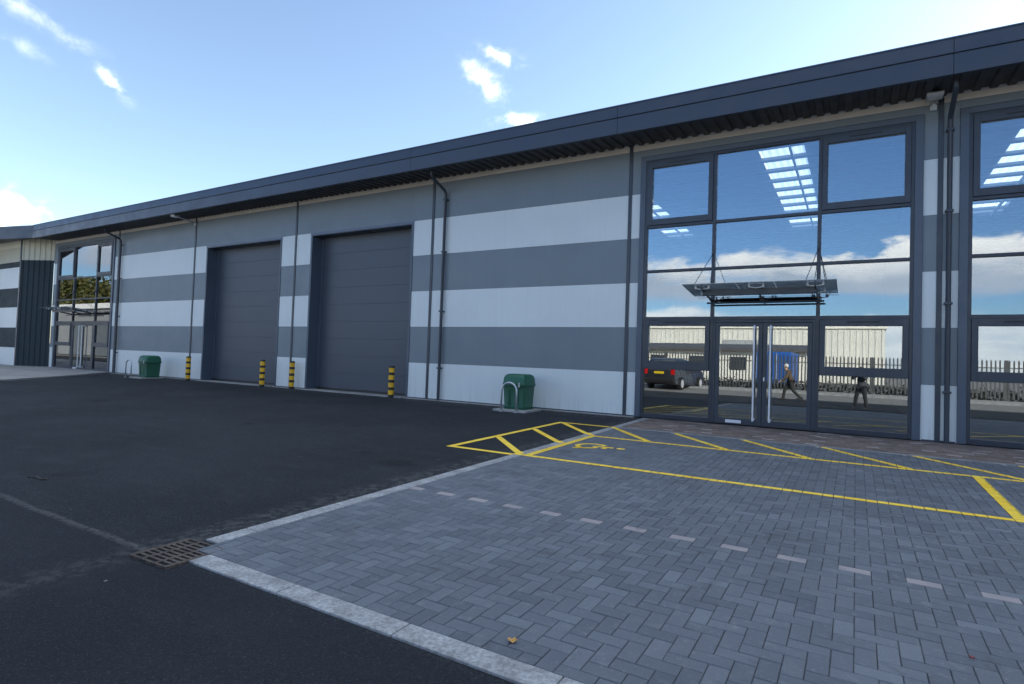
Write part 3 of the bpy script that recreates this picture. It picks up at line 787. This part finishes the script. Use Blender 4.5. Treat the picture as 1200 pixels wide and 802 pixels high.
def mk_hoop():
    b=MB(); w_,h_=.21,.50; pts=[(-w_,0,-.05),(-w_,0,h_)]+[(-w_*math.cos(R(t)),0,h_+w_*math.sin(R(t))) for t in range(15,166,15)]+[(w_,0,h_),(w_,0,-.05)]
    b.tube(pts,.024,12); e=empty('hoop_guard',(0,0,0),0,'x','hoop','steel hoops guarding the grit bins'); b.build('tube',M['galv'],e,smooth=True)
    for s_ in (-1,1): MB().tube([(s_*w_,0,.0),(s_*w_,0,.012)],.05,14).build('foot_plate',M['galv'],e)
    return e
h0=mk_hoop(); h0.location=(-7.18,-1.16,gz(-1.16)); h0['label']='galvanised hoop guard in front of the nearer green grit bin'
h1=copy_tree(h0); h1.location=(-24.92,-1.15,gz(-1.15)); h1['label']='galvanised hoop guard to the left of the farther green grit bin'

# ------------------------------------------------------------------ the far side of the yard (seen in the glass)
tag(MB().box(-90,60,-22.6,-19.8,-.1,.06).build('far_pavement',mat('far_footway',(.30,.285,.26),.85,0,.12,1.5,.2,30)),kind='structure')
tag(MB().box(-90,60,-19.79,-19.66,-.1,.075).build('far_kerb',M['conc'],bevel=.01),kind='structure')
fe=empty('palisade_fence',(-10,-22.9,0),0,'grey steel palisade fence along the far side of the yard, seen mirrored in the glazing','fence')
bay=2.75; x=-46; m_f=mat('fence_steel',(.09,.095,.10),.55,.4)
pal=MB()
while x<26:
    r=MB()
    nn=16
    for k in range(nn):
        px=x+bay*(k+.5)/nn
        r.prism([(px-.034,.12),(px+.034,.12),(px+.034,1.92),(px+.012,2.02),(px,1.95),(px-.012,2.02),(px-.034,1.92)],lambda u,v,t:(u,t,v),-22.93,-22.915)
    part(r,'pale_panel',m_f,fe)
    part(MB().box(x-.05,x+.05,-22.99,-22.935,0,2.0).box(x+.05,x+bay-.05,-22.97,-22.932,.45,.50).box(x+.05,x+bay-.05,-22.97,-22.932,1.6,1.65),'post',m_f,fe)
    x+=bay
o=MB().box(-6.35,-5.75,-22.9,-22.885,1.05,1.38).build('fence_sign',mat('sign_board',(.04,.045,.05),.5)); tag(o,'small dark rectangular board fixed to the far palisade fence','sign')

def leaves(mb,cx,cy,cz_,rx,ry,rz2,nl,size,rnd,hollow=.35,lumps=16):
    blobs=[]
    for i in range(lumps):
        t=rnd.uniform(0,2*math.pi); ph=rnd.uniform(-.7,1.1); rr_=rnd.uniform(.15,.72)
        blobs.append((cx+rx*rr_*math.cos(t)*math.cos(ph),cy+ry*rr_*math.sin(t)*math.cos(ph),cz_+rz2*rr_*math.sin(ph),rnd.uniform(.28,.5)))
    for i in range(nl):
        b=rnd.choice(blobs); v=Vector((rnd.gauss(0,1),rnd.gauss(0,1),rnd.gauss(0,1))).normalized()*(rnd.random()**.45)
        p=Vector((b[0]+v.x*rx*b[3],b[1]+v.y*ry*b[3],b[2]+v.z*rz2*b[3]))
        a=Vector((rnd.gauss(0,1),rnd.gauss(0,1),rnd.gauss(0,.6))).normalized(); c=a.cross(Vector((rnd.gauss(0,1),rnd.gauss(0,1),rnd.gauss(0,1)))).normalized()
        s_=size*rnd.uniform(.6,1.3); n0=len(mb.v)
        mb.v+= [tuple(p-a*s_),tuple(p+c*s_*.55),tuple(p+a*s_),tuple(p-c*s_*.55)]; mb.f.append((n0,n0+1,n0+2,n0+3)); mb.m.append(0)
    return blobs
def leafmat(name,a,b):
    m=bpy.data.materials.new(name); m.use_nodes=True; nt=m.node_tree; n=N(nt); p=nt.nodes['Principled BSDF']
    c=n.mix(n.ss(n.noise(n.obj(),1.3,4),.35,.65),c4(a),c4(b)); nt.links.new(c,p.inputs['Base Color']); p.inputs['Roughness'].default_value=.6; return m
LM=[leafmat('olive_leaves',(.05,.065,.015),(.11,.10,.025)),leafmat('green_leaves',(.03,.055,.015),(.07,.09,.02)),leafmat('dark_twigs_leaves',(.03,.025,.015),(.07,.045,.025))]
bark=mat('bark',(.07,.055,.04),.9,0,.25,6)
def tree(x,y,h,r,nl,lm,label,seed,size=.16):
    rnd=random.Random(seed); e=empty('tree',(x,y,0),0,label,'tree','trees beyond the yard')
    f=MB(); bl_=leaves(f,0,0,h*.62,r,r,h*.36,nl,size,rnd); f.build('crown',lm,e)
    t=MB(); t.tube([(0,0,-.1),(rnd.uniform(-.1,.1),.05,h*.25),(rnd.uniform(-.3,.3),rnd.uniform(-.2,.2),h*.6)],[r*.10,r*.075,r*.03],9)
    for b in bl_: t.tube([(0,0,h*.24),((b[0])*.5,(b[1])*.5,(h*.3+b[2])*.5),b[:3]],[r*.05,r*.035,r*.012],6)
    t.build('trunk',bark,e,smooth=True)
tree(-88,-31,12.3,5.6,9000,LM[1],'green broad tree behind the pale shed, mirrored in the far left glazing',1,.34)
tree(-99,-28,12.5,5.8,9000,LM[0],'olive-yellow tree left of the others, mirrored in the far left glazing',2,.34)
tree(-77,-34,11.8,5.4,9000,LM[0],'olive-brown tree right of the green one, mirrored in the far left glazing',3,.34)
tree(11.5,-31,6.8,3.1,5200,LM[2],'dark sparse tree beyond the palisade fence, mirrored in the rightmost glazing',4,.11)
tree(17,-36,7.5,3.3,3500,LM[1],'green tree beyond the fence and right of the dark sparse tree',5)
hd=MB(); rnd=random.Random(9)
for i in range(14000):
    p=Vector((rnd.uniform(-46,26),-23.8+rnd.gauss(0,.28),abs(rnd.gauss(.25,.17))))
    a=Vector((rnd.gauss(0,1),rnd.gauss(0,1),rnd.gauss(0,1))).normalized(); c=a.cross(Vector((rnd.gauss(0,1),rnd.gauss(0,1),1))).normalized(); s_=.085
    n0=len(hd.v); hd.v+=[tuple(p-a*s_),tuple(p+c*s_*.6),tuple(p+a*s_),tuple(p-c*s_*.6)]; hd.f.append((n0,n0+1,n0+2,n0+3)); hd.m.append(0)
tag(hd.build('undergrowth',leafmat('undergrowth_leaves',(.018,.02,.014),(.04,.034,.02))),'low dark scrub growing along the foot of the palisade fence','undergrowth',kind='stuff')

# warehouse opposite
wh=empty('warehouse',(-20,-50,0),0,'large cream corrugated warehouse across the road, mirrored in the entrance glazing','building')
b=MB(); x=2.25
b.box(-60,2.25,-75,-50,0,5.2)
m_w=mat('cream_warehouse_wall',(.70,.68,.61),.6,0,.05,.3,dirt=.2); m_w2=mat('cream_warehouse_top',(.80,.77,.68),.6,0,.03)
part(b,'wall',m_w,wh)
r=MB(); x=-60
while x<2.2: r.box(x,x+.12,-49.998,-49.95,0.05,5.19); x+=.5
part(r,'wall_rib',m_w,wh)
part(MB().box(-60.2,2.4,-75,-49.8,5.2,6.25),'parapet',m_w2,wh)
mws=mat('warehouse_shutter',(.35,.36,.37),.5)
for a in (-48,-30,-12): part(MB().box(a,a+3.6,-49.94,-49.9,0,4),'shutter',mws,wh)
sd=empty('low_shed',(-12,-40,0),0,'low white shed with a dark curved roof behind the fence, mirrored in the doors','shed')
part(MB().box(-22,-3.6,-46,-40,0,2.6),'wall',m_w2,sd)
part(MB().prism([(-39.4,2.6),(-39.4,2.85),(-41,3.2),(-43,3.32),(-45,3.2),(-46.4,2.85),(-46.4,2.6)],lambda u,v,t:(t,u,v),-22.4,-3.2),'roof',mat('shed_roof',(.08,.08,.085),.6),sd)
mwd=mat('shed_window',(.03,.04,.05),.2)
for a in (-20,-16.5,-13,-9.5): part(MB().box(a,a+1.4,-39.99,-39.96,1.0,2.1),'window',mwd,sd)
cn=empty('shipping_container',(-4.2,-28,0),0,'blue corrugated container behind the fence, mirrored in the right hand door','container')
b=MB(); x=-5.6; b.box(-5.6,-3.55,-33.5,-27.56,.12,2.3); m_c=mat('blue_container_paint',(.015,.10,.38),.5,0,.1,1,dirt=.3)
part(b,'body',m_c,cn)
r=MB()
for k in range(9): r.box(-5.5+k*.22,-5.39+k*.22,-27.555,-27.52,.2,2.2)
part(r,'door_rib',m_c,cn); 
for a in (-4.75,-4.4): part(MB().tube([(a,-27.49,.2),(a,-27.49,2.2)],.02,8),'lock_bar',M['galv'],cn)
# pale shed for the far left reflections
s2=empty('pale_shed',(-80,-22,0),0,'long pale low industrial shed mirrored in the far left glazing','building')
part(MB().box(-125,-62,-26,-18,0,5.2),'wall',mat('pale_shed_wall',(.26,.27,.28),.6,0,.06),s2)
part(MB().box(-125.3,-61.7,-26.3,-17.7,5.2,5.75),'roof',M['white'],s2)
mss=mat('shed_shutter',(.12,.14,.16),.5)
for k in range(10): part(MB().box(-120+k*6,-117+k*6,-17.99,-17.9,0,3.6),'shutter',mss,s2)

# parked car (rear towards the building)
def car(loc,rz,label):
    e=empty('parked_car',loc,rz,label,'car')
    body=mat('car_paint',(.035,.04,.05),.25,.3,.03,coat=.6); gls=mat('car_glass',(.02,.025,.03),.08,0,0); tyre=M['black']
    # local: length along Y, rear at y=0 facing +Y, front at y=-4.3
    W_=.86
    prof=[(0.02,.42),(.03,.62),(.0,.95),(-.10,1.02),(-.28,1.36),(-.50,1.47),(-1.5,1.50),(-2.3,1.44),(-3.0,1.05),(-3.9,.90),(-4.22,.72),(-4.3,.50),(-4.25,.30),(-3.9,.24),(-.35,.24),(-.05,.30)]
    def hw(y,z):
        k=W_ if z<.95 else W_-.20*min(1,(z-.95)/.5)
        return k-.08*max(0,(-3.6-y))/.7-.04*max(0,(.1+y)/.1)*.5
    b=MB(); rings=[]
    for s_ in (-1,-.94,.94,1):
        sh_=.93 if abs(s_)==1 else 1
        rings.append([(s_*hw(y,z), -2.1+(y+2.1)*(.985 if abs(s_)==1 else 1), .8+(z-.8)*(.97 if abs(s_)==1 else 1)) for (y,z) in prof])
    b.loft(rings); b.build('body',body,e,auto=35)
    g_=MB()
    def q(pts): g_.face(pts)
    for s_ in (-1,1):
        x_=lambda y,z:s_*(hw(y,z)+.006)
        for a,c in (((-.45,-1.35)),((-1.42,-2.35))):
            g_=MB(); q([(x_(a,1.0),a,1.0),(x_(c-.15*(c<-2),1.0),c-.15*(c<-2),1.0),(x_(c,1.40),c,1.38),(x_(a,1.42),a-.05,1.41)]); g_.build('window',gls,e)
    g_=MB(); q([(-.66,-.115,1.05),(.66,-.115,1.05),(.58,-.262,1.34),(-.58,-.262,1.34)]); g_.build('window',gls,e); g_=MB()
    q([(-.66,-2.98,1.085),(.66,-2.98,1.085),(.58,-2.36,1.43),(-.58,-2.36,1.43)])
    g_.build('window',gls,e)
    for s_ in (-1,1):
        MB().box(s_*.72-.10,s_*.72+.10,-.04,.025,.72,1.0).build('tail_light',mat('tail_lamp_red',(.55,.01,.01),.2,coat=.5),e,bevel=.02)
        MB().box(s_*.66-.13,s_*.66+.13,-4.30,-4.2,.60,.74).build('headlight',M['white'],e,bevel=.02)
        MB().box(s_*.95-.07,s_*.95+.07,-2.45,-2.32,.98,1.1).build('mirror',body,e,bevel=.02)
        for y in (-.85,-3.45):
            w_=MB(); x0=s_*.70; x1=s_*.90; w_.tube([(x0,y,.31),(x0+s_*.02,y,.31),(x1-s_*.02,y,.31),(x1,y,.31)],[.28,.31,.31,.28],24); ww=w_.build('wheel',tyre,e,auto=40)
            MB().tube([(x1-s_*.01,y,.31),(x1+s_*.006,y,.31)],.19,18).build('rim',M['steel'],ww,auto=40)
    MB().box(-.26,.26,.005,.03,.76,.87).build('number_plate',mat('plate_yellow',(.75,.52,.02),.4),e)
    MB().box(-.80,.80,-.02,.07,.36,.56).build('bumper',M['black'],e,bevel=.04)
    MB().box(-.5,.5,-.13,-.09,1.0,1.03).build('tail_trim',mat('tail_lamp_red2',(.4,.01,.01),.25),e)
    e.scale=(1.06,1.0,1.12)
    return e
car((-9.0,-17.3,gz(-17.3)),R(8),'dark hatchback with red tail lights and yellow plate mirrored left of the doors')

# ------------------------------------------------------------------ people (mirrored in the glass)
def skin(name,J,E,mats,parent,root,sub=2):
    me=bpy.data.meshes.new(name); names=list(J); ix={k:i for i,k in enumerate(names)}
    me.from_pydata([J[k][0] for k in names],[(ix[a],ix[b]) for a,b in E],[])
    o=bpy.data.objects.new(name,me); COL.objects.link(o)
    sk=o.modifiers.new('s','SKIN'); sk.branch_smoothing=.6; sv=me.skin_vertices[0].data
    for k in names:
        r=J[k][1]; sv[ix[k]].radius=(r,r) if not isinstance(r,tuple) else r
        sv[ix[k]].use_root=(k in root)
    ss=o.modifiers.new('u','SUBSURF'); ss.levels=sub; ss.render_levels=sub
    dg=bpy.context.evaluated_depsgraph_get(); dg.update()
    m2=bpy.data.meshes.new_from_object(o.evaluated_get(dg)); o.modifiers.clear(); o.data=m2
    for m_ in mats: m2.materials.append(m_)
    m2.polygons.foreach_set('use_smooth',[True]*len(m2.polygons)); o.parent=parent; return o
def person(loc,rz,label,pose,cols,extra=None):
    """local: faces +Y, x to its right"""
    e=empty('person',loc,rz,label,'person')
    sk_=mat('skin_tone',(.55,.34,.25),.5,0,.05,10); jk=mat('jacket_cloth',cols[0],.85,0,.15,8); tr=mat('trouser_cloth',cols[1],.85,0,.12,8); hr=mat('hair',cols[2],.7,0,.2,30)
    P=pose; V=Vector
    J={'pel':(P['pel'],(.12,.10)),'wa':(P['pel']+V((0,.0,.14)),(.125,.095)),'che':(P['che'],(.155,.11)),'nb':(P['che']+V((0,0,.19)),(.075,.07)),'ne':(P['head']+V((0,-.02,-.13)),.052),
       'hb':(P['head']+V((0,0,-.05)),(.068,.078)),'hm':(P['head']+V((0,0,.03)),(.078,.095)),'ht':(P['head']+V((0,-.01,.09)),(.062,.075)),'ns':(P['head']+V((0,.105,-.012)),.012)}
    E_=[('pel','wa'),('wa','che'),('che','nb'),('nb','ne'),('ne','hb'),('hb','hm'),('hm','ht'),('hm','ns')]
    for s_,k in ((-1,'l'),(1,'r')):
        J['sh'+k]=(P['che']+V((s_*.17,0,.13)),.062); J['el'+k]=(P['el'+k],.044); J['wr'+k]=(P['wr'+k],.028)
        d=(P['wr'+k]-P['el'+k]).normalized(); J['pa'+k]=(P['wr'+k]+d*.07,(.036,.02))
        E_+=[('nb','sh'+k),('sh'+k,'el'+k),('el'+k,'wr'+k),('wr'+k,'pa'+k)]
        J['hi'+k]=(P['pel']+V((s_*.09,0,-.03)),.085); J['kn'+k]=(P['kn'+k],.058); J['an'+k]=(P['an'+k],.038)
        J['to'+k]=(P['an'+k]+V((0,.10,-.055)),.018)
        E_+=[('pel','hi'+k),('hi'+k,'kn'+k),('kn'+k,'an'+k),('an'+k,'to'+k)]
    body=skin('body',J,E_,[sk_],e,('pel',))
    # fingers join the same body mesh
    f=MB()
    for s_,k in ((-1,'l'),(1,'r')):
        wr=P['wr'+k]; d=(wr-P['el'+k]).normalized(); side=d.cross(V((0,0,1)) if abs(d.z)<.8 else V((0,1,0))).normalized(); nn=side.cross(d).normalized()
        for q_,(off,L_) in enumerate(((-.027,.062),(-.009,.072),(.009,.068),(.026,.054))):
            a=wr+d*.075+side*off; b_=a+d*L_*.45-nn*.006; c=b_+d*L_*.3-nn*.022; g_=c+d*L_*.1-nn*.02
            f.tube([a-d*.02,b_,c,g_],[.009,.0088,.008,.006],8)
        a=wr+d*.03-side*.025; f.tube([a,a-side*.03+d*.02,a-side*.035+d*.05-nn*.012],[.011,.010,.007],8)
    fo=f.build('fingers',sk_,None,smooth=True)
    bm=bmesh.new(); bm.from_mesh(body.data); bm.from_mesh(fo.data); bm.to_mesh(body.data); bm.free(); bpy.data.objects.remove(fo)
    # jacket
    J2={'pel':(P['pel']+V((0,0,-.06)),(.165,.135)),'wa':(P['pel']+V((0,0,.14)),(.155,.125)),'che':(P['che'],(.185,.14)),'nb':(P['che']+V((0,0,.175)),(.10,.09))}
    E2=[('pel','wa'),('wa','che'),('che','nb')]
    for s_,k in ((-1,'l'),(1,'r')):
        J2['sh'+k]=(P['che']+V((s_*.18,0,.125)),.080); J2['el'+k]=(P['el'+k],.062); J2['wr'+k]=(P['wr'+k]-(P['wr'+k]-P['el'+k]).normalized()*.02,.046)
        E2+=[('nb','sh'+k),('sh'+k,'el'+k),('el'+k,'wr'+k)]
    skin('jacket',J2,E2,[jk],e,('wa',))
    J3={'pel':(P['pel']+V((0,0,.02)),(.145,.12))}; E3=[]
    for s_,k in ((-1,'l'),(1,'r')):
        J3['hi'+k]=(P['pel']+V((s_*.095,0,-.07)),.10); J3['kn'+k]=(P['kn'+k],.076); J3['an'+k]=(P['an'+k]+V((0,0,-.02)),.066)
        E3+=[('pel','hi'+k),('hi'+k,'kn'+k),('kn'+k,'an'+k)]
        sh_=MB(); A=P['an'+k]
        rg=[]
        for (yy,w2,z0,z1) in ((-.09,.03,-.09,-.01),(-.06,.042,-.09,.03),(.02,.045,-.09,.025),(.10,.05,-.09,-.02),(.17,.045,-.09,-.045),(.20,.025,-.088,-.065)):
            rg.append([(A.x+w2*cx_,A.y+yy,A.z+(z0 if cz2<0 else z1)) if abs(cx_)>.5 else (A.x+w2*cx_,A.y+yy,A.z+(z0 if cz2<0 else z1)) for cx_,cz2 in ((-1,-1),(1,-1),(1,1),(.4,1.2),(-.4,1.2),(-1,1))])
        sh_.loft(rg); sh_.build('shoe',M['black'],e,smooth=False,bevel=.012)
    skin('trousers',J3,E3,[tr],e,('pel',))
    hc=P['head']; h=MB(); rings=[]
    for i in range(7):
        ph=R(-8+i*15.5); rr_=math.cos(ph); rings.append([(hc.x+.088*rr_*math.cos(t),hc.y-.018+.105*rr_*math.sin(t)-(.02 if math.sin(t)>0 else 0),hc.z+.035+.105*math.sin(ph)-(.06 if (math.sin(t)<.1 and i==0) else 0)) for t in [2*math.pi*k/16 for k in range(16)]])
    h.loft(rings); h.build('hair' if not extra else 'cap',hr,e,smooth=True)
    for s_ in (-1,1): MB().tube([(hc.x+s_*.03,hc.y+.083,hc.z+.012),(hc.x+s_*.03,hc.y+.094,hc.z+.012)],[.012,.007],8).build('eye',M['black'],e,smooth=True)
    me_=MB(); me_.box(hc.x-.024,hc.x+.024,hc.y+.080,hc.y+.093,hc.z-.060,hc.z-.052); me_.build('mouth',mat('lips',(.38,.16,.13),.5),e,bevel=.003)
    for s_ in (-1,1): MB().tube([(hc.x+s_*.074,hc.y-.01,hc.z-.0),(hc.x+s_*.092,hc.y-.02,hc.z+.004)],[.024,.02],10).build('ear',sk_,e,smooth=True)
    return e
V=Vector
pz=gz(-13.5)
cam_yaw=R(30.83)
# photographer: stands right behind the camera with legs apart, arms raised to hold it
fd=Vector((-math.sin(cam_yaw),math.cos(cam_yaw),0))
pl=Vector((0,-13.14,0))-fd*.36
person((pl.x,pl.y,gz(pl.y)),cam_yaw,'person in dark clothes standing legs apart behind the camera, mirrored right of the doors',
  dict(pel=V((0,-.02,.90)),che=V((0,-.01,1.20)),head=V((0,.03,1.53)),ell=V((-.27,.14,1.16)),elr=V((.27,.14,1.16)),wrl=V((-.085,.19,1.39)),wrr=V((.10,.19,1.39)),
       knl=V((-.17,.02,.49)),knr=V((.17,.02,.49)),anl=V((-.23,0,.09)),anr=V((.23,0,.09))),((.06,.065,.075),(.02,.022,.028),(.05,.035,.02)))
ce=empty('photo_camera',(pl.x+fd.x*.25,pl.y+fd.y*.25,gz(pl.y)+1.50),cam_yaw,'small black camera held up by the mirrored photographer','camera')
MB().box(-.068,.068,-.03,.025,-.048,.045).box(-.025,.025,-.03,.025,.045,.068).build('camera_body',M['black'],ce,bevel=.006)
MB().tube([(0,.025,0),(0,.055,0),(0,.06,0)],[.034,.036,.030],20).build('lens',M['black'],ce,auto=40)
person((-2.5,-15.6,gz(-15.6)),R(80),'person in brown jacket and pale cap striding left, mirrored in the right hand door',
  dict(pel=V((0,0,.90)),che=V((0,.10,1.18)),head=V((0,.22,1.50)),ell=V((-.24,.02,.98)),elr=V((.24,.22,.98)),wrl=V((-.22,-.10,.80)),wrr=V((.20,.42,.86)),
       knl=V((-.09,.22,.50)),knr=V((.09,-.06,.47)),anl=V((-.09,.30,.095)),anr=V((.09,-.40,.14))),((.11,.075,.045),(.03,.03,.03),(.70,.66,.60)),extra=True)

# ------------------------------------------------------------------ camera
cam=bpy.data.cameras.new('camera'); co=bpy.data.objects.new('camera',cam); COL.objects.link(co); S.camera=co
cam.sensor_width=36; cam.lens=36*676.3/1200; cam.clip_start=.02; cam.clip_end=5000
yaw,pit,rol=R(30.83),R(1.64),R(1.99)
f=Vector((-math.sin(yaw),math.cos(yaw),0)); r=Vector((math.cos(yaw),math.sin(yaw),0)); u=Vector((0,0,1))
f2=f*math.cos(pit)+u*math.sin(pit); u2=u*math.cos(pit)-f*math.sin(pit)
r3=r*math.cos(rol)+u2*math.sin(rol); u3=u2*math.cos(rol)-r*math.sin(rol)
co.matrix_world=Matrix(((r3.x,u3.x,-f2.x,0),(r3.y,u3.y,-f2.y,-12.466*U),(r3.z,u3.z,-f2.z,1.208*U),(0,0,0,1)))
S.view_settings.view_transform='Standard'; S.view_settings.look='None'; S.view_settings.exposure=1.03; S.view_settings.gamma=1
S.render.engine='CYCLES'; S.render.resolution_x=1024; S.render.resolution_y=684
S.cycles.max_bounces=6; S.cycles.transparent_max_bounces=16; S.cycles.sample_clamp_indirect=6
